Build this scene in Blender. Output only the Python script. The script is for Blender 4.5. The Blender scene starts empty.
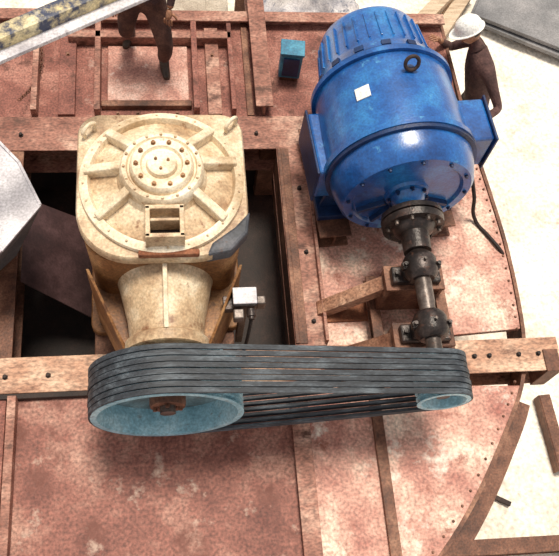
import bpy, bmesh, math, random
from mathutils import Vector, Matrix, Euler
random.seed(4)
scn=bpy.context.scene
try:
    scn.view_settings.view_transform='Standard'
except Exception: pass

# ---------------------------------------------------------------- materials
def mat(name, cols, scale=3.0, rough=0.6, metal=0.0, bump=0.15, spots=None, spot_amt=0.5, fine=60, stretch=(1,1,1), contrast=0.5, spots2=None, spot2_amt=.3, fv=.28, coat=0):
    m=bpy.data.materials.new(name); m.use_nodes=True
    nt=m.node_tree; N=nt.nodes; L=nt.links
    b=N['Principled BSDF']
    b.inputs['Roughness'].default_value=rough; b.inputs['Metallic'].default_value=metal
    if coat:
        b.inputs['Coat Weight'].default_value=coat; b.inputs['Coat Roughness'].default_value=.25
    tc=N.new('ShaderNodeTexCoord'); mp=N.new('ShaderNodeMapping'); mp.inputs['Scale'].default_value=stretch
    L.new(tc.outputs['Object'],mp.inputs['Vector'])
    n=N.new('ShaderNodeTexNoise'); n.inputs['Scale'].default_value=scale; n.inputs['Detail'].default_value=8; n.inputs['Roughness'].default_value=0.65
    L.new(mp.outputs[0],n.inputs['Vector'])
    r=N.new('ShaderNodeValToRGB'); els=r.color_ramp.elements
    k=len(cols); lo=0.5-contrast*0.4; hi=0.5+contrast*0.4
    els[0].position=lo; els[0].color=(*cols[0],1)
    els[1].position=hi; els[1].color=(*cols[-1],1)
    for i in range(1,k-1):
        e=els.new(lo+(hi-lo)*i/(k-1)); e.color=(*cols[i],1)
    L.new(n.outputs['Fac'],r.inputs['Fac'])
    out=r.outputs['Color']
    nf=N.new('ShaderNodeTexNoise'); nf.inputs['Scale'].default_value=fine; nf.inputs['Detail'].default_value=4
    L.new(mp.outputs[0],nf.inputs['Vector'])
    mr=N.new('ShaderNodeMapRange'); mr.inputs['From Min'].default_value=0.3; mr.inputs['From Max'].default_value=0.7
    mr.inputs['To Min'].default_value=1-fv; mr.inputs['To Max'].default_value=1+fv*.8
    L.new(nf.outputs['Fac'],mr.inputs['Value'])
    mx=N.new('ShaderNodeMix'); mx.data_type='RGBA'; mx.blend_type='MULTIPLY'; mx.inputs['Factor'].default_value=1
    L.new(out,mx.inputs['A']); L.new(mr.outputs[0],mx.inputs['B']); out=mx.outputs['Result']
    for q,(sp,am,of,scm) in enumerate(((spots,spot_amt,(7.3,3.1,5.5),2.3),(spots2,spot2_amt,(1.7,9.1,4.2),1.3))):
        if not sp: continue
        n2=N.new('ShaderNodeTexNoise'); n2.inputs['Scale'].default_value=scale*scm; n2.inputs['Detail'].default_value=10; n2.inputs['Roughness'].default_value=0.7
        ad=N.new('ShaderNodeVectorMath'); ad.operation='ADD'; ad.inputs[1].default_value=of
        L.new(mp.outputs[0],ad.inputs[0]); L.new(ad.outputs[0],n2.inputs['Vector'])
        r2=N.new('ShaderNodeValToRGB'); t=0.68-0.2*am
        r2.color_ramp.elements[0].position=t; r2.color_ramp.elements[0].color=(0,0,0,1)
        r2.color_ramp.elements[1].position=t+0.11; r2.color_ramp.elements[1].color=(1,1,1,1)
        L.new(n2.outputs['Fac'],r2.inputs['Fac'])
        m2=N.new('ShaderNodeMix'); m2.data_type='RGBA'
        L.new(r2.outputs['Color'],m2.inputs['Factor']); L.new(out,m2.inputs['A']); m2.inputs['B'].default_value=(*sp,1)
        out=m2.outputs['Result']
    L.new(out,b.inputs['Base Color'])
    if bump:
        bp=N.new('ShaderNodeBump'); bp.inputs['Strength'].default_value=bump; bp.inputs['Distance'].default_value=0.02
        L.new(nf.outputs['Fac'],bp.inputs['Height']); L.new(bp.outputs[0],b.inputs['Normal'])
    return m

M_deck =mat('deck_pink_rust',[(.12,.035,.026),(.26,.10,.075),(.46,.26,.20)],1.9,.65,0,.25,spots=(.50,.36,.29),spot_amt=.5,contrast=.42,fine=45,fv=.5,spots2=(.14,.042,.028),spot2_amt=.62)
M_deckL=mat('deck_pale_pink',[(.32,.11,.085),(.56,.30,.235),(.82,.66,.53)],2.2,.6,0,.2,spots=(.25,.08,.05),spot_amt=.52,contrast=.45,fine=45,fv=.45,spots2=(.84,.76,.66),spot2_amt=.58)
M_deckU=mat('deck_upper_rust',[(.12,.036,.027),(.24,.085,.063),(.42,.20,.155)],2.4,.7,0,.25,spots=(.085,.028,.018),spot_amt=.58,contrast=.42,fv=.5,spots2=(.50,.36,.30),spot2_amt=.38)
M_beam =mat('beam_pink_rust',[(.17,.06,.04),(.32,.145,.105),(.54,.34,.26)],3.5,.65,0,.2,spots=(.085,.032,.02),spot_amt=.62,stretch=(.6,1,1),contrast=.42,fv=.5)
M_beamT=mat('beam_tan_rust',[(.25,.11,.065),(.45,.25,.165),(.68,.48,.35)],3,.65,0,.2,spots=(.11,.04,.022),spot_amt=.62,stretch=(.5,1,1),contrast=.42,fv=.5)
M_brown=mat('brown_rust_steel',[(.06,.022,.012),(.15,.06,.034),(.29,.145,.09)],4,.6,.1,.25,contrast=.42,fv=.4)
M_dark =mat('dark_grimy_shaded_steel',[(.007,.004,.004),(.02,.010,.008),(.055,.028,.022)],3,.7,0,.3)  # near-black: pit shade put into the colour, also dark parts and grime
M_cream=mat('cream_gearbox_paint',[(.46,.33,.20),(.74,.62,.45),(.90,.83,.68)],3.5,.40,0,.1,spots=(.28,.12,.05),spot_amt=.42,contrast=.42,spots2=(.52,.38,.24),spot2_amt=.38,fv=.22)
M_creamD=mat('stained_cream_paint',[(.30,.18,.10),(.55,.40,.25),(.78,.67,.50)],4,.45,0,.1,spots=(.19,.08,.035),spot_amt=.5,contrast=.42,fv=.28)
M_ochre=mat('ochre_shaded_gearbox_side',[(.11,.04,.014),(.25,.11,.038),(.45,.25,.11)],3,.55,0,.2,spots=(.07,.027,.014),spot_amt=.55,contrast=.42,fv=.4)  # orange-brown sides, with the shade below the flange put into the tone
M_rusto=mat('orange_rust',[(.09,.027,.014),(.21,.07,.03),(.36,.155,.08)],9,.8,0,.3)
M_blue =mat('motor_blue_with_highlights',[(.004,.045,.19),(.010,.10,.36),(.03,.21,.52)],2.6,.30,0,.08,spots=(.10,.36,.60),spot_amt=.34,contrast=.42,fv=.25,spots2=(.005,.03,.13),spot2_amt=.42,coat=.5)  # light cyan spots are highlights painted into the blue
M_blueD=mat('motor_dark_blue',[(.004,.012,.05),(.007,.026,.095),(.012,.055,.17)],4,.45,0,.15)
M_box  =mat('box_blue_paint',[(.02,.10,.18),(.03,.19,.31),(.09,.32,.45)],5,.5,0,.1)
M_belt =mat('belt_rubber',[(.011,.014,.020),(.028,.035,.046),(.11,.135,.16)],6,.6,0,.2,stretch=(.4,3,3),fv=.5)
M_teal =mat('pulley_blue_paint',[(.12,.28,.36),(.25,.47,.57),(.48,.68,.75)],5,.45,0,.1,spots=(.16,.18,.18),spot_amt=.4)
M_iron =mat('oily_cast_iron',[(.008,.006,.006),(.026,.019,.018),(.09,.065,.06)],7,.38,.3,.2,spots=(.10,.045,.03),spot_amt=.58)
M_steel=mat('worn_shaft_steel',[(.03,.024,.022),(.09,.07,.062),(.20,.165,.15)],8,.4,.4,.1,spots=(.11,.05,.03),spot_amt=.5)
M_grey =mat('pale_grey_sheet',[(.38,.36,.40),(.60,.58,.62),(.82,.80,.84)],3,.5,0,.05,spots=(.20,.18,.20),spot_amt=.4)
M_slate=mat('slate_grey_sheet',[(.09,.09,.10),(.17,.17,.18),(.28,.27,.28)],2,.6,0,.1)
M_pad  =mat('shadowed_blue_grey_pad',[(.025,.028,.036),(.06,.065,.08),(.14,.14,.16)],5,.6,0,.1,spots=(.12,.06,.04),spot_amt=.5)  # dark tone takes in the shadow on this corner; spots are rust
M_yel  =mat('yellow_paint_worn',[(.46,.34,.16),(.66,.54,.29),(.80,.74,.52)],2.0,.5,0,.1,spots=(.03,.04,.085),spot_amt=1.12,spots2=(.33,.34,.42),spot2_amt=.6)
M_ground=mat('overexposed_pale_gravel',[(.62,.53,.44),(.87,.80,.70),(.97,.93,.85)],1.4,.9,0,.5,spots=(.50,.40,.33),spot_amt=.38,fine=25)  # pale ground, overexposed brightness put into its near-white colour
M_white=mat('white_paint',[(.74,.74,.72),(.82,.82,.80),(.88,.88,.86)],5,.4,0,0)
M_trous=mat('brown_trousers',[(.035,.015,.012),(.085,.035,.025),(.16,.075,.05)],8,.9,0,.4)
M_shirt=mat('maroon_shirt',[(.03,.016,.016),(.075,.036,.034),(.15,.08,.07)],8,.9,0,.4)
M_navy =mat('dark_workwear',[(.015,.012,.018),(.04,.03,.035),(.07,.05,.05)],8,.9,0,.4)
M_skin =mat('skin',[(.24,.10,.055),(.32,.15,.085),(.38,.19,.11)],10,.5,0,.05)
M_hair =mat('black_hair',[(.008,.006,.005),(.015,.012,.01),(.03,.022,.018)],20,.6,0,.3)
M_boot =mat('leather_boot',[(.02,.012,.008),(.05,.03,.02),(.08,.05,.035)],10,.5,0,.2)

# ---------------------------------------------------------------- helpers
def root(name):
    e=bpy.data.objects.new(name,None); scn.collection.objects.link(e); e.empty_display_size=.2; return e
def finish(name,bm,m,par,smooth=False,bevel=0):
    bmesh.ops.recalc_face_normals(bm,faces=bm.faces[:])
    me=bpy.data.meshes.new(name); bm.to_mesh(me); bm.free()
    o=bpy.data.objects.new(name,me); scn.collection.objects.link(o)
    if m: me.materials.append(m)
    if smooth:
        for p in me.polygons: p.use_smooth=True
        try: me.set_sharp_from_angle(angle=math.radians(38))
        except Exception: pass
    if bevel:
        b=o.modifiers.new('bev','BEVEL'); b.width=bevel; b.segments=2; b.limit_method='ANGLE'; b.angle_limit=.6
    if par: o.parent=par
    return o
def addbox(bm,c,s,R=None):
    vs=[]
    for i in (-.5,.5):
        for j in (-.5,.5):
            for k in (-.5,.5):
                v=Vector((i*s[0],j*s[1],k*s[2]))
                if R: v=R@v
                vs.append(bm.verts.new(v+Vector(c)))
    for f in [(0,1,3,2),(4,6,7,5),(0,4,5,1),(2,3,7,6),(0,2,6,4),(1,5,7,3)]:
        bm.faces.new([vs[i] for i in f])
def box(name,c,s,m,par,bevel=.008,rot=None):
    bm=bmesh.new(); R=None
    if rot: R=Euler(rot).to_matrix()
    addbox(bm,c,s,R); return finish(name,bm,m,par,False,bevel)
def bx(name,x0,x1,y0,y1,z0,z1,m,par,bevel=.008):
    return box(name,((x0+x1)/2,(y0+y1)/2,(z0+z1)/2),(x1-x0,y1-y0,z1-z0),m,par,bevel)
def prism(name,pts,z0,z1,m,par,bevel=.006):
    bm=bmesh.new(); a=[bm.verts.new((p[0],p[1],z0)) for p in pts]; b=[bm.verts.new((p[0],p[1],z1)) for p in pts]
    n=len(pts); bm.faces.new(a[::-1]); bm.faces.new(b)
    for i in range(n): bm.faces.new((a[i],a[(i+1)%n],b[(i+1)%n],b[i]))
    return finish(name,bm,m,par,False,bevel)
def strip(name,pts,o0,o1,z0,z1,m,par):
    """continuous curved bar following pts, from outward offset o0 to o1"""
    bm=bmesh.new(); rings=[]
    for i,p in enumerate(pts):
        a=Vector(pts[max(i-1,0)]); b=Vector(pts[min(i+1,len(pts)-1)]); d=(b-a).normalized(); nrm=Vector((-d.y,d.x)); p=Vector(p)
        A=p+nrm*o0; B=p+nrm*o1
        rings.append([bm.verts.new((A.x,A.y,z0)),bm.verts.new((B.x,B.y,z0)),bm.verts.new((B.x,B.y,z1)),bm.verts.new((A.x,A.y,z1))])
    for R1,R2 in zip(rings,rings[1:]):
        for k in range(4): bm.faces.new((R1[k],R1[(k+1)%4],R2[(k+1)%4],R2[k]))
    bm.faces.new(rings[0]); bm.faces.new(rings[-1][::-1])
    return finish(name,bm,m,par)
def poly3(name,A,off,m,par,bevel=.004):
    bm=bmesh.new(); off=Vector(off); a=[bm.verts.new(p) for p in A]; b=[bm.verts.new(Vector(p)+off) for p in A]; n=len(A)
    bm.faces.new(a[::-1]); bm.faces.new(b)
    for i in range(n): bm.faces.new((a[i],a[(i+1)%n],b[(i+1)%n],b[i]))
    return finish(name,bm,m,par,False,bevel)
def frame_for(d):
    d=Vector(d).normalized(); u=Vector((0,0,1)) if abs(d.z)<.9 else Vector((1,0,0))
    s=d.cross(u).normalized(); t=s.cross(d).normalized(); return d,s,t
def addlathe(bm,o,d,prof,seg=48):
    d,s,t=frame_for(d); o=Vector(o); rings=[]
    for ax,r in prof:
        if r<1e-5: rings.append([bm.verts.new(o+d*ax)])
        else: rings.append([bm.verts.new(o+d*ax+(s*math.cos(2*math.pi*i/seg)+t*math.sin(2*math.pi*i/seg))*r) for i in range(seg)])
    for A,B in zip(rings,rings[1:]):
        if len(A)==1 and len(B)==1: continue
        for i in range(seg):
            j=(i+1)%seg
            if len(A)==1: bm.faces.new((A[0],B[j],B[i]))
            elif len(B)==1: bm.faces.new((A[i],A[j],B[0]))
            else: bm.faces.new((A[i],A[j],B[j],B[i]))
def lathe(name,o,d,prof,m,par,seg=64,bevel=0):
    bm=bmesh.new(); addlathe(bm,o,d,prof,seg); return finish(name,bm,m,par,True,bevel)
def rod(name,p0,p1,r,m,par,seg=20):
    p0=Vector(p0);p1=Vector(p1); l=(p1-p0).length
    return lathe(name,p0,p1-p0,[(0,0),(0,r),(l,r),(l,0)],m,par,seg)
def bolts(name,pts,d,r,h,m,par):
    bm=bmesh.new()
    for p in pts: addlathe(bm,p,d,[(-.004,0),(-.004,r*1.5),(h*.25,r*1.5),(h*.25,r),(h,r),(h,0)],6)
    return finish(name,bm,m,par)
def tube(name,pts,r,m,par,cyc=False):
    cu=bpy.data.curves.new(name,'CURVE'); cu.dimensions='3D'; cu.bevel_depth=r; cu.bevel_resolution=4; cu.use_fill_caps=True
    s=cu.splines.new('BEZIER'); s.bezier_points.add(len(pts)-1)
    for b,p in zip(s.bezier_points,pts): b.co=p; b.handle_left_type=b.handle_right_type='AUTO'
    s.use_cyclic_u=cyc
    o=bpy.data.objects.new(name,cu); cu.materials.append(m); scn.collection.objects.link(o); o.parent=par; return o
def ibeam(name,a,b,w,h,m,par,t=.02):
    a=Vector(a); b=Vector(b); d=(b-a); l=d.length; d.normalize(); s=d.cross(Vector((0,0,1))).normalized()
    up=s.cross(d).normalized(); R=Matrix((d,s,up)).transposed(); mid=(a+b)/2
    bm=bmesh.new()
    addbox(bm,mid-up*t/2,(l,w,t),R); addbox(bm,mid-up*(h-t/2),(l,w,t),R); addbox(bm,mid-up*h/2,(l,t,h-2*t),R)
    return finish(name,bm,m,par,False,.004)

GZ=-1.3
# ---------------------------------------------------------------- ground
bm=bmesh.new(); bmesh.ops.create_grid(bm,x_segments=80,y_segments=80,size=14)
for v in bm.verts: v.co+=Vector((0,4,GZ+random.uniform(-.03,0)))
finish('ground',bm,M_ground,None,True)

# ---------------------------------------------------------------- platform
P=root('steel_platform')
ctrl=[(2.64,4.6),(2.68,4.20),(2.72,3.8),(2.76,3.38),(2.79,2.95),(2.79,2.5),(2.76,2.09),(2.66,1.72),(2.45,1.36),(2.15,.92),(1.80,.52),(1.35,.12),(.86,-.25),(.3,-.5)]
edge=[]
for i in range(1,len(ctrl)-2):
    p0,p1,p2,p3=[Vector(c) for c in ctrl[i-1:i+3]]
    for k in range(4):
        t=k/4; q=.5*((2*p1)+(-p0+p2)*t+(2*p0-5*p1+4*p2-p3)*t*t+(-p0+3*p1-3*p2+p3)*t**3); edge.append((q.x,q.y))
edge.append(ctrl[-2])
bx('lower_deck_plate',-3.2,.86,-.6,1.80,-.05,0,M_deck,P)
prism('lower_deck_pale_plate',[(.86,1.80)]+[e for e in edge if e[1]<1.80],-.05,0,M_deckL,P)
prism('side_deck_plate',[(1.16,4.22),(1.16,2.10)]+[(x-.02,y) for x,y in edge if y>2.1][::-1],-.05,0,M_deckL,P)
def orient(a,b):
    d=Vector((b[0]-a[0],b[1]-a[1],0)); l=d.length; d.normalize(); s=Vector((-d.y,d.x,0)); return d,s,l,Matrix((d,s,Vector((0,0,1)))).transposed()
E_=[(2.64,5.35)]+edge
strip('rim_skirt',E_,-.015,.015,-.30,.006,M_brown,P)
strip('rim_lower_flange',[e for e in edge if e[1]<1.78],-.02,.19,-.32,-.30,M_brown,P)
bp=[(edge[i][0]-.05,edge[i][1]+(.03 if edge[i][1]<2 else 0),.0) for i in range(1,len(edge)-1)]
bolts('rim_bolts',bp,(0,0,1),.008,.014,M_brown,P)
bx('upper_deck_plate',-3.2,2.64,4.24,5.36,-.05,0,M_deckU,P)
ibeam('upper_cross_beam',(-3.2,4.08,.03),(1.25,4.08,.03),.34,.34,M_beam,P)
ibeam('upper_cross_beam_side',(1.25,4.08,.005),(2.64,4.08,.005),.30,.3,M_beam,P)
ibeam('lower_cross_beam',(-3.2,1.97,.06),(3.0,1.95,.06),.27,.34,M_beamT,P)
bx('lower_beam_lip',-3.2,.9,1.79,1.835,-.05,.05,M_dark,P,.004)
bx('lower_beam_end_cleat',2.86,2.98,1.80,1.98,-.28,.075,M_brown,P,.004)
ibeam('side_beam',(1.04,2.1,.04),(1.04,3.92,.04),.24,.34,M_beam,P)
bx('side_beam_web_plate',.925,.955,2.12,3.9,-.45,.06,M_brown,P,.003)
bx('side_beam_ledge',.955,1.02,2.12,3.9,.03,.048,M_brown,P,.003)
bx('side_beam_upstand',1.15,1.175,2.12,3.9,0,.10,M_beam,P,.003)
ibeam('left_long_beam',(-1.30,2.1,.02),(-1.30,3.92,.02),.26,.34,M_brown,P)
ibeam('lower_rib_beam',(.90,-.5,.07),(.90,1.82,.07),.13,.25,M_beam,P)
bx('lower_rib_flat',1.44,1.52,.25,1.82,0,.04,M_brown,P,.004)
bx('lower_left_rib',-1.17,-1.11,-.6,1.80,0,.10,M_beam,P,.004)
bx('lower_left_flat',-1.30,-1.19,-.6,1.80,0,.03,M_deckU,P,.004)
bx('gearbox_seat_beam_a',-.58,-.40,2.1,3.92,-.35,.0,M_brown,P)
bx('gearbox_seat_beam_b',.28,.46,2.1,3.92,-.35,.0,M_brown,P)
bx('pit_shade_pan',-3.0,1.1,2.0,4.1,-.95,-.9,M_dark,P)  # added dark pan, its colour paints the shadow down the pits
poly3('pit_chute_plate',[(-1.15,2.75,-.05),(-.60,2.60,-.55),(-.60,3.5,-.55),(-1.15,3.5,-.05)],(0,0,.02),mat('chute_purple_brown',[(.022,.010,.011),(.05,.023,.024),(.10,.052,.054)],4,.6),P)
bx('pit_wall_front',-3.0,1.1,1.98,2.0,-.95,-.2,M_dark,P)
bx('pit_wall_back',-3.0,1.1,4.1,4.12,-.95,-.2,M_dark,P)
bx('left_pit_cover',-3.2,-1.43,2.1,3.92,-.05,0,M_deckU,P)
for i,(x,y) in enumerate([(-3,-.4),(-3,2),(-3,5.2),(.9,-.3),(2.4,2),(2.4,5.1),(0,5.2),(.9,4.1),(1.04,2.1)]):
    bx('leg_%d'%(i+1),x-.09,x+.09,y-.09,y+.09,GZ,-.05,M_brown,P)
bx('hatch_panel',-.50,.20,4.42,5.02,0,.03,mat('hatch_pink',[(.28,.10,.08),(.46,.23,.18),(.66,.45,.38)],3,.6,0,.2,spots=(.74,.60,.54),spot_amt=.4,contrast=.42,fv=.4),P)
for i,(x,w,h) in enumerate([(-1.10,.05,.12),(-.84,.14,.05),(-.58,.05,.12),(.26,.05,.14),(.42,.12,.05),(.58,.04,.12)]):
    bx('upper_rib_%d'%(i+1),x-w/2,x+w/2,4.26,5.22,0,h,M_beam if i%2==0 else M_deckU,P,.004)
bx('hatch_frame_top',-.84,.60,5.04,5.12,0,.12,M_beam,P)
bx('hatch_frame_bottom',-.55,.22,4.34,4.40,0,.06,M_brown,P)
ibeam('upper_long_beam',(.84,4.26,.16),(.84,6.6,.16),.15,.2,M_beam,P)
bx('upper_long_beam_leg',.78,.90,6.4,6.52,GZ,-.04,M_brown,P)
bx('upper_long_beam_flat',.70,.755,4.26,5.34,.0,.03,M_brown,P,.002)
ibeam('back_beam',(-3.2,5.32,.10),(2.64,5.32,.10),.12,.2,M_beam,P)
bolts('cross_beam_bolts',[(x,4.06,.03) for x in (.62,.76,-1.2)]+[(x,1.95,.06) for x in (2.30,2.42,2.66,2.82,-1.2,-.9)]+[(1.08,y,.04) for y in (2.3,2.9,3.5)],(0,0,1),.014,.03,M_dark,P)
bolts('rib_bolts',[(-.58+.84*i/5,4.30,0) for i in range(6)]+[(x,4.9,.05) for x in (-.84,.42)],(0,0,1),.012,.02,M_brown,P)

# ---------------------------------------------------------------- gearbox
G=root('bevel_gearbox'); gx,gy=-.04,2.84
def rrect(cx,cy,hx,hy,r,n=10):
    pts=[]
    for k,(sx,sy) in enumerate([(1,1),(-1,1),(-1,-1),(1,-1)]):
        rr=r[k]
        for i in range(n+1):
            a=math.pi/2*k+math.pi/2*i/n
            pts.append((cx+sx*(hx-rr)+rr*math.cos(a),cy+sy*(hy-rr)+rr*math.sin(a)))
    return pts
def loft(name,secs,m,par,bevel=0):
    bm=bmesh.new(); rings=[[bm.verts.new((p[0],p[1],z)) for p in pts] for pts,z in secs]
    n=len(rings[0])
    for A,B in zip(rings,rings[1:]):
        for i in range(n): bm.faces.new((A[i],A[(i+1)%n],B[(i+1)%n],B[i]))
    bm.faces.new(rings[0][::-1]); bm.faces.new(rings[-1]); return finish(name,bm,m,par,True,bevel)
loft('base_foot',[(rrect(gx,2.82,.56,.56,[.08]*4),0.0),(rrect(gx,2.82,.56,.56,[.08]*4),.08)],M_ochre,G,.01)
loft('housing',[(rrect(gx,2.82,.50,.52,[.12]*4),.08),(rrect(gx,2.82,.48,.50,[.14]*4),.7),(rrect(gx,2.84,.51,.51,[.2]*4),1.12)],M_ochre,G)
loft('top_flange',[(rrect(gx,gy,.54,.54,[.16,.16,.36,.36]),1.12),(rrect(gx,gy,.55,.55,[.16,.16,.36,.36]),1.14),(rrect(gx,gy,.55,.55,[.16,.16,.36,.36]),1.20),(rrect(gx,gy,.54,.54,[.15,.15,.35,.35]),1.215)],M_creamD,G)
lathe('cover_flange',(gx,gy,0),(0,0,1),[(1.19,.45),(1.19,.53),(1.25,.53),(1.265,.50),(1.268,.475),(1.225,.455),(1.19,.45)],M_cream,G,96)
lathe('cover_dish',(gx,gy,0),(0,0,1),[(1.19,.46),(1.228,.46),(1.29,.29),(1.33,.27),(1.33,.2),(1.19,.2)],M_creamD,G,96)
lathe('cover_boss',(gx,gy,0),(0,0,1),[(1.25,.275),(1.37,.268),(1.40,.262),(1.415,.25),(1.415,.225),(1.395,.215),(1.395,.205),(1.43,.20),(1.445,.185),(1.445,.135),(1.42,.125),(1.42,.10),(1.45,.09),(1.455,.08),(1.455,0)],M_cream,G,96)
bolts('cover_bolts',[(gx+.502*math.cos(a),gy+.502*math.sin(a),1.262) for a in [math.pi*2*i/24+.05 for i in range(24)]],(0,0,1),.007,.010,M_creamD,G)
bolts('boss_bolts',[(gx+.16*math.cos(a),gy+.16*math.sin(a),1.445) for a in [math.pi*2*i/10 for i in range(10)]],(0,0,1),.012,.02,M_ochre,G)
bolts('boss_ring_bolts',[(gx+.238*math.cos(a),gy+.238*math.sin(a),1.415) for a in [math.pi*2*i/16 for i in range(16)]],(0,0,1),.008,.014,M_creamD,G)
bolts('cap_studs',[(gx+.045*math.cos(a),gy+.045*math.sin(a),1.455) for a in (0.4,2.5,4.6)],(0,0,1),.008,.015,M_ochre,G)
for i,deg in enumerate([14,48,134,172,214,322]):
    a=math.radians(deg); c,s=math.cos(a),math.sin(a)
    w=.03; nx,ny=-s*w,c*w
    A=[(gx+c*.24-nx,gy+s*.24-ny,1.22),(gx+c*.50-nx,gy+s*.50-ny,1.22),(gx+c*.50-nx,gy+s*.50-ny,1.29),(gx+c*.25-nx,gy+s*.25-ny,1.39)]
    poly3('cover_rib_%d'%(i+1),A,(2*nx,2*ny,0),M_cream,G,.01)
iy=2.46; bm=bmesh.new(); bcx=gx+.01
for c,s in [((bcx-.105,iy,1.32),(.03,.22,.14)),((bcx+.105,iy,1.32),(.03,.22,.14)),((bcx,iy+.1,1.32),(.24,.03,.14)),((bcx,iy-.1,1.32),(.24,.03,.14)),((bcx,iy+.01,1.325),(.18,.02,.13))]: addbox(bm,c,s)
finish('inspection_box',bm,M_creamD,G,False,.005)
bx('inspection_box_hole_shade',gx-.09,gx+.11,iy-.09,iy+.09,1.25,1.27,M_dark,G,.002)  # dark plate painted as the shade inside the open box
bx('inspection_box_sill',gx-.16,gx+.22,2.295,2.335,1.19,1.25,M_rusto,G,.01)
prism('corner_pad',[(gx+.26,2.30),(gx+.42,2.33),(gx+.535,2.46),(gx+.56,2.62),(gx+.45,2.50),(gx+.30,2.39)],1.10,1.222,M_pad,G,.02)
tube('lifting_lug',[(gx+.44,3.24,1.21),(gx+.44,3.24,1.29),(gx+.50,3.30,1.29),(gx+.50,3.30,1.21)],.014,M_cream,G)
tube('lifting_lug_left',[(gx-.44,3.26,1.21),(gx-.44,3.26,1.29),(gx-.50,3.20,1.29),(gx-.50,3.20,1.21)],.014,M_cream,G)
lathe('pinion_neck',(gx,2.50,.75),(0,-1,0),[(0,.36),(.12,.34),(.2,.31),(.45,.255),(.58,.24),(.60,.27),(.67,.275),(.68,.26),(.68,.12),(.69,.1),(.69,0)],M_creamD,G,64)
bolts('neck_flange_bolts',[(gx+.25*math.cos(a),1.87,.75+.25*math.sin(a)) for a in [math.pi*2*i/12+.1 for i in range(12)]],(0,-1,0),.011,.02,M_rusto,G)
poly3('neck_top_rib',[(gx-.015,2.42,1.16),(gx-.015,1.90,1.03),(gx-.015,1.90,.9),(gx-.015,2.42,.9)],(.03,0,0),M_cream,G)
for sgn,nm in ((-1,'left'),(1,'right')):
    poly3('neck_web_'+nm,[(gx+sgn*.15,1.90,.60),(gx+sgn*.26,1.90,.60),(gx+sgn*.50,2.40,.60),(gx+sgn*.15,2.40,.60)],(0,0,.035),M_ochre,G)
    poly3('neck_side_plate_'+nm,[(gx+sgn*.27,1.90,.10),(gx+sgn*.48,2.36,.08),(gx+sgn*.49,2.36,.95),(gx+sgn*.27,1.92,.62)],(sgn*.02,0,0),M_ochre,G)
bx('neck_pedestal',gx-.27,gx+.27,1.90,2.36,.061,.62,M_ochre,G)
S=root('junction_box')
bx('case',.40,.56,2.10,2.24,.74,.86,M_iron,S,.012)
bx('lid',.40,.56,2.11,2.23,.86,.875,M_grey,S,.006)
bx('clamp_bracket',.34,.42,2.12,2.22,.70,.76,M_iron,S,.004)
bx('arm_bracket',.42,.55,2.13,2.21,.64,.74,M_iron,S,.004)
bx('stand',.46,.51,2.145,2.195,.06,.66,M_iron,S,.004)
bx('gauge_block',.40,.47,2.02,2.09,.76,.84,M_steel,S,.008)
bx('gauge_block_side',.56,.62,2.12,2.18,.74,.84,M_steel,S,.008)
lathe('gland',(.52,2.09,.81),(0,-1,0),[(0,.03),(.05,.03),(.05,.02),(.07,.02),(.07,0)],M_iron,S,12)
tube('cable',[(.52,2.03,.81),(.50,1.96,.6),(.50,1.99,.3),(.52,2.02,.07)],.012,M_dark,S)

# ---------------------------------------------------------------- belt drive
B=root('belt_drive'); YF=1.406; W=.31; AZ=.75
xl,xr=-.047,1.755; RL,RR=.475,.175
M_dweb=mat('pulley_web_grimy_blue',[(.05,.07,.075),(.13,.20,.22),(.26,.38,.42)],5,.5,0,.1,spots=(.15,.07,.04),spot_amt=.6)
def pulley(tag,x,R,rimt,hub,mrim):
    n=8; prof=[(0,R-rimt),(0,R+.004)]
    p=W/n
    for i in range(n):
        a=i*p
        prof+=[(a+p*.12,R+.004),(a+p*.3,R-.022),(a+p*.7,R-.022),(a+p*.88,R+.004)]
    prof+=[(W,R+.004),(W,R-rimt),(W*.9,R-rimt-.02),(.012,R-rimt-.006),(0,R-rimt)]
    lathe(tag+'_rim',(x,YF,AZ),(0,1,0),prof,mrim,B,96)
    lathe(tag+'_web',(x,YF,AZ),(0,1,0),[(W*.62,hub),(W*.56,R-rimt-.008),(W*.66,R-rimt-.008),(W*.72,hub)],M_dweb,B,96)
    lathe(tag+'_hub',(x,YF,AZ),(0,1,0),[(W*.22,0),(W*.22,hub*.5),(W*.20,hub*.55),(W*.20,hub),(W*.25,hub*1.05),(W*1.02,hub*1.05),(W*1.02,0)],M_brown,B,32)
pulley('large_pulley',xl,RL,.035,.11,M_teal)
pulley('small_pulley',xr,RR,.025,.075,M_teal)
bolts('hub_bolts',[(xl+.08*math.cos(a),YF+W*.22,AZ+.08*math.sin(a)) for a in (0,1.57,3.14,4.71)],(0,-1,0),.014,.03,M_brown,B)
rod('pinion_shaft_end',(xl,YF+.02,AZ),(xl,YF+W+.10,AZ),.05,M_steel,B)
def beltpath(off):
    r1,r2=RL+off,RR+off; d=xr-xl; al=math.asin((r1-r2)/d)
    pts=[]
    t0=math.pi/2-al
    for i in range(25):
        a=t0-(2*t0)*i/24; pts.append((xr+r2*math.cos(a),AZ+r2*math.sin(a)))
    pL=[]
    for i in range(49):
        a=-t0-(2*math.pi-2*t0)*i/48; pL.append((xl+r1*math.cos(a),AZ+r1*math.sin(a)))
    a,b=pts[-1],pL[0]
    for i in range(1,16): pts.append((a[0]+(b[0]-a[0])*i/16,a[1]+(b[1]-a[1])*i/16-.012*math.sin(math.pi*i/16)))
    pts+=pL; a,b=pL[-1],pts[0]
    for i in range(1,16): pts.append((a[0]+(b[0]-a[0])*i/16,a[1]+(b[1]-a[1])*i/16))
    return pts
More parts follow.
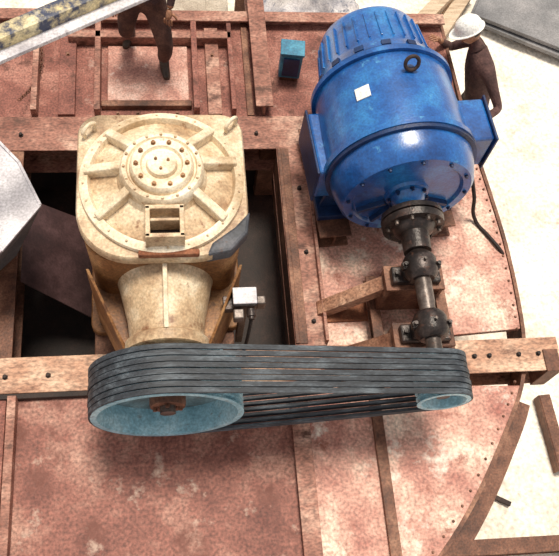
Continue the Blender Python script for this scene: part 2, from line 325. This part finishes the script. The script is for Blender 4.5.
for k in range(8):
    p=W/8; yc=YF+p*(k+.5)+.0; j=random.uniform(-.003,.003)
    outer=beltpath(.020+j); mid=beltpath(.012+j); inner=beltpath(-.014)
    bm=bmesh.new(); n=len(outer); rings=[]
    for i in range(n):
        o,md,q=outer[i],mid[i],inner[i]
        rings.append([bm.verts.new((o[0],yc-p*.40,o[1])),bm.verts.new((o[0],yc+p*.40,o[1])),bm.verts.new((md[0],yc+p*.47,md[1])),bm.verts.new((q[0],yc+p*.22,q[1])),bm.verts.new((q[0],yc-p*.22,q[1])),bm.verts.new((md[0],yc-p*.47,md[1]))])
    for i in range(n):
        A,C=rings[i],rings[(i+1)%n]
        for f in range(6): bm.faces.new((A[f],A[(f+1)%6],C[(f+1)%6],C[f]))
    finish('v_belt_%d'%(k+1),bm,M_belt,B,True)

# ---------------------------------------------------------------- electric motor
E=root('electric_motor'); mx=1.755; O=(mx,0,AZ)
lathe('shell',O,(0,1,0),[(2.97,0),(2.97,.13),(2.985,.16),(3.01,.17),(3.01,.40),(2.985,.42),(2.985,.48),(3.01,.505),(3.12,.535),(3.23,.545),(3.23,.585),(3.275,.585),(3.275,.55),(3.55,.548),(3.90,.53),(3.90,.56),(3.94,.56),(3.94,.515),(4.06,.475),(4.10,.45),(4.42,.41),(4.47,.385),(4.485,.35),(4.485,.3),(4.44,.28),(4.44,0)],M_blue,E,96)
lathe('seam_band',O,(0,1,0),[(3.20,.54),(3.20,.575),(3.228,.575),(3.228,.54)],M_blueD,E,96)
lathe('rear_seam_band',O,(0,1,0),[(3.945,.50),(3.945,.535),(3.97,.528),(3.97,.50)],M_blueD,E,96)
lathe('bearing_cap',O,(0,1,0),[(2.90,0),(2.90,.09),(2.93,.12),(2.99,.14),(2.99,0)],M_blue,E,40)
bolts('bearing_cap_bolts',[(mx+.145*math.cos(a),2.97,AZ+.145*math.sin(a)) for a in [math.pi/4*i for i in range(8)]],(0,-1,0),.012,.02,M_blueD,E)
bolts('end_shield_bolts',[(mx+.45*math.cos(a),2.985,AZ+.45*math.sin(a)) for a in [math.pi/6*i for i in range(12)]],(0,-1,0),.012,.02,M_blueD,E)
bm=bmesh.new(); bm2=bmesh.new()
for i in range(30):
    a=2*math.pi*i/30; d=Vector((math.cos(a),0,math.sin(a))); tt=Vector((0,1,0)).cross(d)
    R3=Matrix((tt,Vector((0,1,0)),d)).transposed()@Matrix.Rotation(-.12,3,'X')
    addbox(bm,Vector((mx,4.26,AZ))+d*.428,(.014,.26,.028),R3)
    if i%2==0: addbox(bm2,Vector((mx,4.02,AZ))+d*.487,(.07,.045,.03),R3)
finish('cowl_fins',bm,M_blue,E,False,.003); finish('cowl_vents',bm2,M_blueD,E)
bm=bmesh.new()
for i in range(5):
    a=math.radians(205+i*32.5); d=Vector((math.cos(a),0,math.sin(a))); tt=Vector((0,1,0)).cross(d); R3=Matrix((tt,Vector((0,1,0)),d)).transposed()
    addbox(bm,Vector((mx,3.0,AZ))+d*.28,(.03,.06,.22),R3)
finish('end_shield_ribs',bm,M_blueD,E,False,.004)
bx('terminal_box',mx+.50,mx+.73,3.32,3.70,.56,.92,M_blue,E,.02)
bx('terminal_box_lid',mx+.73,mx+.75,3.30,3.72,.54,.94,M_blueD,E,.008)
bx('air_box',mx-.62,mx-.46,3.24,3.78,.40,.76,M_blue,E,.02)
bx('air_box_lid',mx-.64,mx-.62,3.22,3.80,.38,.78,M_blueD,E,.008)
for s,nm in ((-1,'left'),(1,'right')):
    bx('foot_'+nm,mx+s*.44-.13,mx+s*.44+.13,3.15,3.98,.18,.24,M_blueD,E)
    for q,yy in enumerate((3.25,3.55,3.85)):
        poly3('foot_web_%s_%d'%(nm,q),[(mx+s*.54,yy,.24),(mx+s*.30,yy,.24),(mx+s*.30,yy,.42),(mx+s*.48,yy,.55)],(0,.03,0),M_blueD,E)
    ibeam('bed_rail_'+nm,(mx+s*.44,3.0,.18),(mx+s*.44,4.05,.18),.26,.18,M_brown,E)
a=math.radians(124); d=Vector((math.cos(a),0,math.sin(a))); tt=Vector((0,1,0)).cross(d); R3=Matrix((tt,Vector((0,1,0)),d)).transposed()
bm=bmesh.new(); addbox(bm,Vector((mx,3.60,AZ))+d*.552,(.11,.10,.012),R3); finish('name_plate',bm,M_white,E,False,.002)
rod('eyebolt_stem',(mx+.05,3.72,1.27),(mx+.05,3.72,1.31),.03,M_blueD,E)
tube('eyebolt_ring',[(mx+.05+.05*math.cos(t),3.72+.02*math.sin(t),1.355+.05*math.sin(t)) for t in [math.pi*2*i/8 for i in range(8)]],.014,M_dark,E,True)
tube('power_cable',[(mx+.65,3.42,.6),(mx+.74,3.2,.3),(mx+.82,3.1,.03),(mx+.90,2.95,.02),(mx+.98,2.8,.0),(mx+1.08,2.75,-.2),(mx+1.10,2.75,-.6)],.016,M_dark,E)
yaw=math.radians(4.2); piv=Vector((mx,2.9,0))
E.matrix_world=Matrix.Translation(piv)@Matrix.Rotation(yaw,4,'Z')@Matrix.Translation(-piv)

# ---------------------------------------------------------------- drive shaft and bearings
D=root('drive_shaft')
lathe('coupling',O,(0,1,0),[(2.52,.05),(2.52,.10),(2.66,.105),(2.68,.14),(2.715,.16),(2.715,.225),(2.765,.23),(2.768,.20),(2.776,.20),(2.78,.23),(2.82,.225),(2.83,.13),(2.86,.10),(2.892,.085),(2.892,.05)],M_iron,D,48)
bolts('coupling_bolts',[(mx+.19*math.cos(t),2.715,AZ+.19*math.sin(t)) for t in [math.pi/5*i for i in range(10)]],(0,-1,0),.014,.03,M_steel,D)
lathe('shaft',O,(0,1,0),[(1.44,0),(1.44,.045),(1.72,.045),(1.74,.055),(2.1,.055),(2.12,.06),(2.56,.06),(2.888,.05),(2.888,0)],M_steel,D,32)
for i,yy in enumerate((2.40,1.95)):
    t='bearing_%d_'%(i+1)
    lathe(t+'housing',O,(0,1,0),[(yy-.10,.05),(yy-.10,.085),(yy-.08,.105),(yy-.05,.12),(yy+.05,.12),(yy+.08,.105),(yy+.10,.085),(yy+.10,.05)],M_iron,D,40)
    bx(t+'foot',mx-.18,mx+.18,yy-.065,yy+.065,.58,.64,M_iron,D,.012)
    bx(t+'body',mx-.11,mx+.11,yy-.055,yy+.055,.63,.74,M_iron,D,.012)
    bx(t+'cap_bar',mx-.14,mx+.14,yy-.03,yy+.03,.74,.79,M_iron,D,.012)
    bolts(t+'bolts',[(mx-.15,yy,.64),(mx+.15,yy,.64),(mx-.12,yy,.79),(mx+.12,yy,.79)],(0,0,1),.015,.035,M_iron,D)
    rod(t+'grease_nipple',(mx,yy,.865),(mx,yy,.90),.01,M_steel,D,8)
T=root('bearing_pedestal')
for i,(y0,y1) in enumerate(((2.30,2.50),(1.86,2.05))):
    z0=0 if i==0 else .061
    bx('top_plate_%d'%(i+1),mx-.22,mx+.22,y0,y1,.55,.58,M_brown,T,.004)
    for s,nm in ((-1,'l'),(1,'r')):
        bx('leg_%d%s'%(i+1,nm),mx+s*.20-.015,mx+s*.20+.015,y0+.01,y1-.01,z0,.55,M_brown,T,.003)
    bx('diaphragm_%d'%(i+1),mx-.20,mx+.20,(y0+y1)/2-.01,(y0+y1)/2+.01,z0,.55,M_brown,T,.003)
    zz=.0 if i==0 else .061
    poly3('brace_%d'%(i+1),[(mx-.21,y1-.04,.50),(mx-.21,y1-.04,.36),(mx-.56,y1-.04,zz),(mx-.64,y1-.04,zz),(mx-.64,y1-.04,zz+.06)],(0,-.11,0),M_beamT if i==0 else M_brown,T)
    bx('brace_flange_%d'%(i+1),mx-.66,mx-.21,y0-.0,y1,zz,zz+.02,M_rusto,T,.003)
ibeam('tie_bar',(mx-.22,2.6,.20),(mx-.22,1.86,.20),.08,.10,M_brown,T)
ibeam('tie_bar_right',(mx+.22,2.46,.45),(mx+.22,1.86,.45),.08,.10,M_brown,T)

# ---------------------------------------------------------------- small blue box
X=root('control_box')
box('case',(1.10,4.72,.20),(.19,.15,.30),M_box,X,.012,(0,0,-.12))
box('lid',(1.10,4.72,.36),(.21,.17,.025),M_box,X,.006,(0,0,-.12))
box('door_plate',(1.092,4.64,.20),(.14,.014,.22),M_blueD,X,.003,(0,0,-.12))
box('base_bracket',(1.10,4.72,.03),(.16,.12,.06),M_brown,X,.004,(0,0,-.12))

# ---------------------------------------------------------------- pale hopper at left
H=root('feed_hopper')
top=[(-1.19,3.46),(-1.04,3.28),(-.88,2.93),(-1.12,2.58),(-2.2,2.40),(-2.2,3.70)]
prism('top_sheet',top,.78,.80,M_grey,H,.004)
bm=bmesh.new()
a=[bm.verts.new((x,y,.78)) for x,y in top]; b=[bm.verts.new((x-.30 if x>-2 else x,3.0+(y-3.0)*.75,.02)) for x,y in top]
for i in range(6): bm.faces.new((a[i],a[(i+1)%6],b[(i+1)%6],b[i]))
bm.faces.new(b[::-1]); finish('side_sheets',bm,M_slate,H)
bm=bmesh.new()
for p,q in zip(top,top[1:]+top[:1]):
    d,s,l,R3=orient(p,q); addbox(bm,Vector(((p[0]+q[0])/2,(p[1]+q[1])/2,.805)),(l,.02,.02),R3)
finish('rim_angle',bm,M_grey,H,False,.003)

# ---------------------------------------------------------------- yellow boom
Y=root('crane_boom')
p0=Vector((-3.2,1.94,2.0)); p1=Vector((.10,3.91,2.0)); d=(p1-p0).normalized(); s=Vector((-d.y,d.x,0)); R3=Matrix((d,s,Vector((0,0,1)))).transposed(); l=(p1-p0).length
bm=bmesh.new(); addbox(bm,(p0+p1)/2+s*.03,(l,.11,.14),R3); finish('boom_beam',bm,M_yel,Y,False,.02)
bm=bmesh.new(); addbox(bm,(p0+p1)/2+s*-.055+Vector((0,0,-.03)),(l,.08,.03),R3); finish('boom_pale_flange',bm,M_grey,Y,False,.006)
for i,f in enumerate((.03,.16)):
    c=p0+d*l*f; bx('post_%d'%(i+1),c.x-.07,c.x+.07,c.y-.07,c.y+.07,.0,1.94,M_yel,Y)

# ---------------------------------------------------------------- chain
C=root('hanging_chain')
bm=bmesh.new(); pts=[]
for i in range(26):
    f=i/25; pts.append(Vector((-1.20+.14*math.sin(f*2.2),4.32+.78*f,.17-.13*math.sin(math.pi*f))))
for i,p in enumerate(pts):
    q=pts[min(i+1,25)]; pr=pts[max(i-1,0)]; d,s,t=frame_for(q-pr)
    if i%2: s,t=t,s
    ring=[]
    for a in range(12):
        A=2*math.pi*a/12; cdir=d*math.cos(A)*.024+s*math.sin(A)*.014; o=p+cdir; rr=[]
        nrm=cdir.normalized()
        for b_ in range(6):
            Bq=2*math.pi*b_/6; rr.append(bm.verts.new(o+(nrm*math.cos(Bq)+t*math.sin(Bq))*.004))
        ring.append(rr)
    for a in range(12):
        for b_ in range(6):
            bm.faces.new((ring[a][b_],ring[a][(b_+1)%6],ring[(a+1)%12][(b_+1)%6],ring[(a+1)%12][b_]))
finish('links',bm,M_brown,C,True)

# ---------------------------------------------------------------- background things
K=root('steel_sheet_stack')
for i in range(2):
    box('sheet_%d'%(i+1),(4.72+.04*i,6.62+.03*i,GZ+.10+.07*i),(2.0,1.3,.05),M_slate,K,.004,(0,0,-.50+.02*i))
box('bearer_1',(4.4,6.7,GZ+.035),(.1,.9,.07),M_brown,K,.003,(0,0,-.5)); box('bearer_2',(5.1,6.4,GZ+.035),(.1,.9,.07),M_brown,K,.003,(0,0,-.5))
K2=root('timber_pile')
M_tim=mat('timber',[(.34,.24,.16),(.55,.42,.3),(.7,.56,.42)],4,.8,0,.3,stretch=(1,6,6))
for i,(x,y,r,l) in enumerate([(3.10,6.35,.9,1.5),(3.22,6.40,.95,1.4),(2.98,6.45,.82,1.5)]):
    box('plank_%d'%(i+1),(x,y,GZ+.05+.1*i),(l,.16,.09),M_tim,K2,.004,(0,0,r))
K3=root('canvas_tarpaulin')
bm=bmesh.new(); bmesh.ops.create_grid(bm,x_segments=40,y_segments=40,size=.7)
for v in bm.verts:
    x,y=v.co.x,v.co.y
    v.co=Vector((1.62+x*.85,6.45+y*.85,GZ+.2+.09*math.sin(x*11+y*4)*math.cos(y*9-x*3)+.25*math.exp(-(x*x+y*y)*4)-.1*(abs(x)+abs(y))))
o=finish('sheet',bm,mat('tarp_cloth',[(.22,.22,.26),(.48,.46,.48),(.74,.70,.68)],4,.85,0,.2,spots=(.08,.10,.16),spot_amt=.6),K3,True)
sm=o.modifiers.new('s','SOLIDIFY'); sm.thickness=.02
K8=root('concrete_footing')
bx('slab',-.4,.70,5.75,7.2,GZ,GZ+.35,mat('old_concrete',[(.32,.27,.22),(.50,.44,.37),(.64,.58,.5)],3,.9,0,.4,spots=(.2,.12,.08),spot_amt=.4),K8,.02)
bx('plinth',-.2,.45,6.0,6.7,GZ+.35,GZ+.55,mat('old_concrete_b',[(.28,.22,.18),(.44,.38,.31),(.6,.54,.46)],3,.9,0,.4),K8,.02)
K4=root('steel_girder')
ibeam('girder',(2.34,.67,-1.12),(5.2,.62,-1.12),.13,.16,M_brown,K4)
K5=root('steel_channel')
box('web',(3.42,1.62,GZ+.12),(.10,.7,.02),M_brown,K5,.003,(0,0,.05))
box('flange_1',(3.37,1.62,GZ+.06),(.015,.7,.12),M_brown,K5,.003,(0,0,.05))
box('flange_2',(3.47,1.62,GZ+.06),(.015,.7,.12),M_brown,K5,.003,(0,0,.05))
K6=root('loose_bar')
box('bar',(2.82,1.07,GZ+.02),(.20,.04,.04),M_dark,K6,.003,(0,0,-.5))
box('bar_end_plate',(2.73,1.12,GZ+.03),(.02,.07,.06),M_dark,K6,.003,(0,0,-.5))

# ---------------------------------------------------------------- people
def seg_dist(p,a,b):
    ab=b-a; t=max(0,min(1,(p-a).dot(ab)/max(ab.length_squared,1e-9))); return (p-(a+ab*t)).length
def skin_mesh(name,V,Ed,Rd,rootv,m,par,sub=2,regions=None,mats=None):
    me=bpy.data.meshes.new(name); me.from_pydata([tuple(v) for v in V],Ed,[]); o=bpy.data.objects.new(name,me); scn.collection.objects.link(o)
    sk=o.modifiers.new('skin','SKIN'); sk.use_smooth_shade=True
    for i,r in enumerate(Rd):
        sv=me.skin_vertices[0].data[i]; sv.radius=r if isinstance(r,tuple) else (r,r); sv.use_root=(i==rootv)
    ss=o.modifiers.new('sub','SUBSURF'); ss.levels=sub; ss.render_levels=sub
    bpy.context.view_layer.update()
    dg=bpy.context.evaluated_depsgraph_get(); nm=bpy.data.meshes.new_from_object(o.evaluated_get(dg))
    bpy.data.objects.remove(o); o=bpy.data.objects.new(name,nm); scn.collection.objects.link(o); o.parent=par
    nm.materials.clear()
    for mm in (mats or [m]): nm.materials.append(mm)
    for p in nm.polygons:
        p.use_smooth=True
        if regions:
            best=min(range(len(regions)),key=lambda k: seg_dist(p.center,Vector(regions[k][0]),Vector(regions[k][1]))-regions[k][3])
            p.material_index=regions[best][2]
    return o
def hand(tag,w,dirv,up,par,side):
    d=Vector(dirv).normalized(); u=Vector(up); u=(u-d*u.dot(d)).normalized(); s=d.cross(u)*side
    V=[w-d*.01,w+d*.04,w+d*.085]; Ed=[(0,1),(1,2)]
    skin_mesh(tag+'_palm',V,Ed,[(.024,.024),(.030,.030),(.026,.026)],0,M_skin,par,2)
    for i,(off,l) in enumerate(((-.030,.072),(-.010,.082),(.011,.076),(.031,.060))):
        b=w+d*.075+s*off
        P1=b+d*l*.42-u*.008; P2=P1+(d*.8-u*.6)*l*.33; P3=P2+(d*.45-u*.9)*l*.28
        skin_mesh('%s_finger_%d'%(tag,i+1),[b,P1,P2,P3],[(0,1),(1,2),(2,3)],[.010,.0095,.0088,.0075],0,M_skin,par,1)
    b=w+d*.03-s*.022; P1=b+(d*.5-s*.8-u*.2)*.04; P2=P1+(d*.8-s*.4-u*.3)*.032
    skin_mesh(tag+'_thumb',[b,P1,P2],[(0,1),(1,2)],[.013,.011,.009],0,M_skin,par,1)
def human(name,J,top,bot,face,helmet=None,bag=1.0):
    R=root(name); V=[];Rd=[];Ed=[]
    def add(p,r,par=None):
        V.append(Vector(p));Rd.append(r)
        if par is not None: Ed.append((par,len(V)-1))
        return len(V)-1
    pel=Vector(J['pelvis']);ch=Vector(J['chest']);nk=Vector(J['neck']);hd=Vector(J['head'])
    i0=add(pel,.135); i1=add(pel.lerp(ch,.45),.125,i0); i2=add(ch,.145,i1); i3=add(ch.lerp(nk,.8),.085,i2); i4=add(nk+(nk-ch).normalized()*.02,.055,i3); i5=add(nk.lerp(hd,.6),.052,i4)
    regs=[(pel.lerp(ch,.1),ch,0,.14),(ch,nk,0,.09),(nk.lerp(hd,.25),hd,2,.05),(pel,pel+(pel-ch)*.1,1,.13)]
    for sd in 'LR':
        sh,el,wr=[Vector(J[k+sd]) for k in ('sh','el','wr')]
        a=add(sh,.07,i2); b=add(sh.lerp(el,.5),.052,a); c=add(el,.044,b); e=add(el.lerp(wr,.35),.043,c); f=add(wr,.028,e)
        regs+=[(sh,el,0,.05),(el,el.lerp(wr,.75),0,.04),(el.lerp(wr,.85),wr,2,.03)]
        hp,kn,an=[Vector(J[k+sd]) for k in ('hp','kn','an')]
        a=add(hp,.10*bag,i0); b=add(hp.lerp(kn,.5),.085*bag,a); c=add(kn,.062*bag,b); e=add(kn.lerp(an,.35),.062*bag,c); f=add(an+Vector((0,0,.03)),.05*bag,e)
        regs+=[(hp,kn,1,.08),(kn,an+Vector((0,0,.03)),1,.06)]
        t=Vector(J['toe'+sd])
        fd=(t-an); fd.z=0; fd.normalize()
        skin_mesh('boot_'+sd,[an+Vector((0,0,.06)),an+Vector((0,0,-.02)),an+fd*.08+Vector((0,0,-.045)),an+fd*.17+Vector((0,0,-.055)),an-fd*.05+Vector((0,0,-.045))],[(0,1),(1,2),(2,3),(1,4)],[.045,.045,.042,.032,.036],1,M_boot,R,2)
        hand('hand_'+sd,wr,wr-el,J.get('up',(0,0,1)),R,1 if sd=='L' else -1)
    skin_mesh('body',V,Ed,Rd,0,None,R,2,regs,[top,bot,M_skin])
    fz=Vector(face).normalized(); upv=(hd-nk).normalized(); sx=fz.cross(upv).normalized(); upv=sx.cross(fz).normalized()
    Rm=Matrix((sx,fz,upv)).transposed()
    bm=bmesh.new(); bmesh.ops.create_uvsphere(bm,u_segments=24,v_segments=18,radius=1)
    for v in bm.verts:
        x,y,z=v.co; x*=.076*(1-.22*max(0,-z)); y*=.098; z*=.118
        if y>0 and z<0: y*=.95
        n=math.exp(-((x/.013)**2+((z+.012)/.028)**2)); 
        if y>0: y+=.022*n
        for ex in (-.032,.032):
            if y>0: y-=.010*math.exp(-(((x-ex)/.016)**2+((z-.015)/.013)**2))
        v.co=hd+Rm@Vector((x,y,z))
    finish('head',bm,M_skin,R,True)
    for nm,px in (('eye_l',-.032),('eye_r',.032)):
        bm=bmesh.new(); bmesh.ops.create_uvsphere(bm,u_segments=10,v_segments=8,radius=.012,matrix=Matrix.Translation(hd+Rm@Vector((px,.080,.015)))); finish(nm,bm,M_white,R,True)
        bm=bmesh.new(); bmesh.ops.create_uvsphere(bm,u_segments=8,v_segments=6,radius=.006,matrix=Matrix.Translation(hd+Rm@Vector((px,.090,.015)))); finish(nm+'_pupil',bm,M_hair,R,True)
        bm=bmesh.new(); bmesh.ops.create_uvsphere(bm,u_segments=10,v_segments=8,radius=1,matrix=Matrix.Translation(hd+Rm@Vector((px*2.4,-.005,0)))@Rm.to_4x4()@Matrix.Diagonal((.010,.018,.03,1))); finish('ear_'+nm[-1],bm,M_skin,R,True)
    bm=bmesh.new(); addbox(bm,hd+Rm@Vector((0,.088,-.055)),(.045,.012,.010),Rm); finish('mouth',bm,M_rusto,R,False,.003)
    bm=bmesh.new(); bmesh.ops.create_uvsphere(bm,u_segments=24,v_segments=16,radius=1)
    bmesh.ops.delete(bm,geom=[v for v in bm.verts if v.co.z<(-.35 if v.co.y<0.1 else .45)],context='VERTS')
    for v in bm.verts: v.co=hd+Rm@Vector((v.co.x*.082,v.co.y*.104,v.co.z*.124))
    finish('hair',bm,M_hair,R,True)
    if helmet:
        bm=bmesh.new()
        prof=[(.0,.128),(.008,.130),(.012,.116),(.05,.111),(.09,.096),(.12,.066),(.135,.03),(.137,0)]
        addlathe(bm,(0,0,0),(0,0,1),prof,36)
        for v in bm.verts:
            x,y,z=v.co
            if z<.012 and y>0: y*=1.28
            v.co=hd+Rm@Vector((x,y*1.12,z+.03))
        finish('hard_hat',bm,helmet,R,True)
        bm=bmesh.new(); 
        for k in range(9):
            a=math.radians(25+k*16.2); addbox(bm,hd+Rm@Vector((0,.115*math.cos(a),.03+.128*math.sin(a))),(.022,.04,.018),Rm@Matrix.Rotation(math.pi/2+a,3,'X'))
        finish('hard_hat_ridge',bm,helmet,R,False,.004)
    return R
human('worker',dict(pelvis=(-.17,4.90,.78),chest=(-.15,4.94,1.14),neck=(-.15,4.88,1.34),head=(-.15,4.82,1.46),
  shL=(.03,4.90,1.26),elL=(.09,4.84,1.0),wrL=(.05,4.72,.80),shR=(-.33,4.92,1.26),elR=(-.42,4.94,1.0),wrR=(-.40,4.80,.82),
  hpL=(-.07,4.90,.71),knL=(.01,4.68,.40),anL=(-.01,4.80,.095),toeL=(.02,4.6,0),
  hpR=(-.27,4.92,.71),knR=(-.32,4.84,.42),anR=(-.30,5.14,.095),toeR=(-.36,4.95,0)),M_shirt,M_trous,(0.1,-1,-.45),bag=1.12)
dx,dy=.0,.02
def sh_(d): return {k:(v[0]+dx,v[1]+dy,v[2]) for k,v in d.items()}
human('worker.001',sh_(dict(pelvis=(3.00,4.72,-.36),chest=(2.93,4.80,0.04),neck=(2.83,4.89,.22),head=(2.75,4.93,.33),
  shL=(2.94,4.60,.12),elL=(3.06,4.38,-.08),wrL=(2.86,4.24,-.06),shR=(2.88,5.02,.14),elR=(2.72,5.10,-.06),wrR=(2.54,5.02,.12),
  hpL=(3.02,4.63,-.43),knL=(3.05,4.66,-.83),anL=(3.12,4.68,GZ+.095),toeL=(2.9,4.66,GZ),
  hpR=(3.02,4.82,-.43),knR=(3.0,4.92,-.83),anR=(3.08,5.00,GZ+.095),toeR=(2.85,4.98,GZ))),M_shirt,M_navy,(-1,-.15,-.5),M_white,bag=1.1)

# ---------------------------------------------------------------- light
su=bpy.data.lights.new('sun','SUN'); su.energy=4.2; su.angle=math.radians(16); su.color=(1,.91,.77)
so=bpy.data.objects.new('sun',su); scn.collection.objects.link(so)
so.rotation_euler=Vector((.06,.22,1)).to_track_quat('Z','Y').to_euler()
w=bpy.data.worlds.new('world'); scn.world=w; w.use_nodes=True
w.node_tree.nodes['Background'].inputs[0].default_value=(1.0,.95,.92,1); w.node_tree.nodes['Background'].inputs[1].default_value=.62

# ---------------------------------------------------------------- camera
Xc=Vector((.9907,.0297,-.1328)).normalized(); Yc=Vector((-.0836,.903,-.421)); Yc=(Yc-Xc*Yc.dot(Xc)).normalized(); Zc=Xc.cross(Yc)
Rw=Matrix((Xc,Yc,Zc))
cam=bpy.data.cameras.new('camera'); co=bpy.data.objects.new('camera',cam); scn.collection.objects.link(co)
co.matrix_world=Matrix.Translation((0,0,5.75))@Rw.to_4x4()
cam.sensor_fit='HORIZONTAL'; cam.sensor_width=36; cam.lens=806/559*36
scn.camera=co
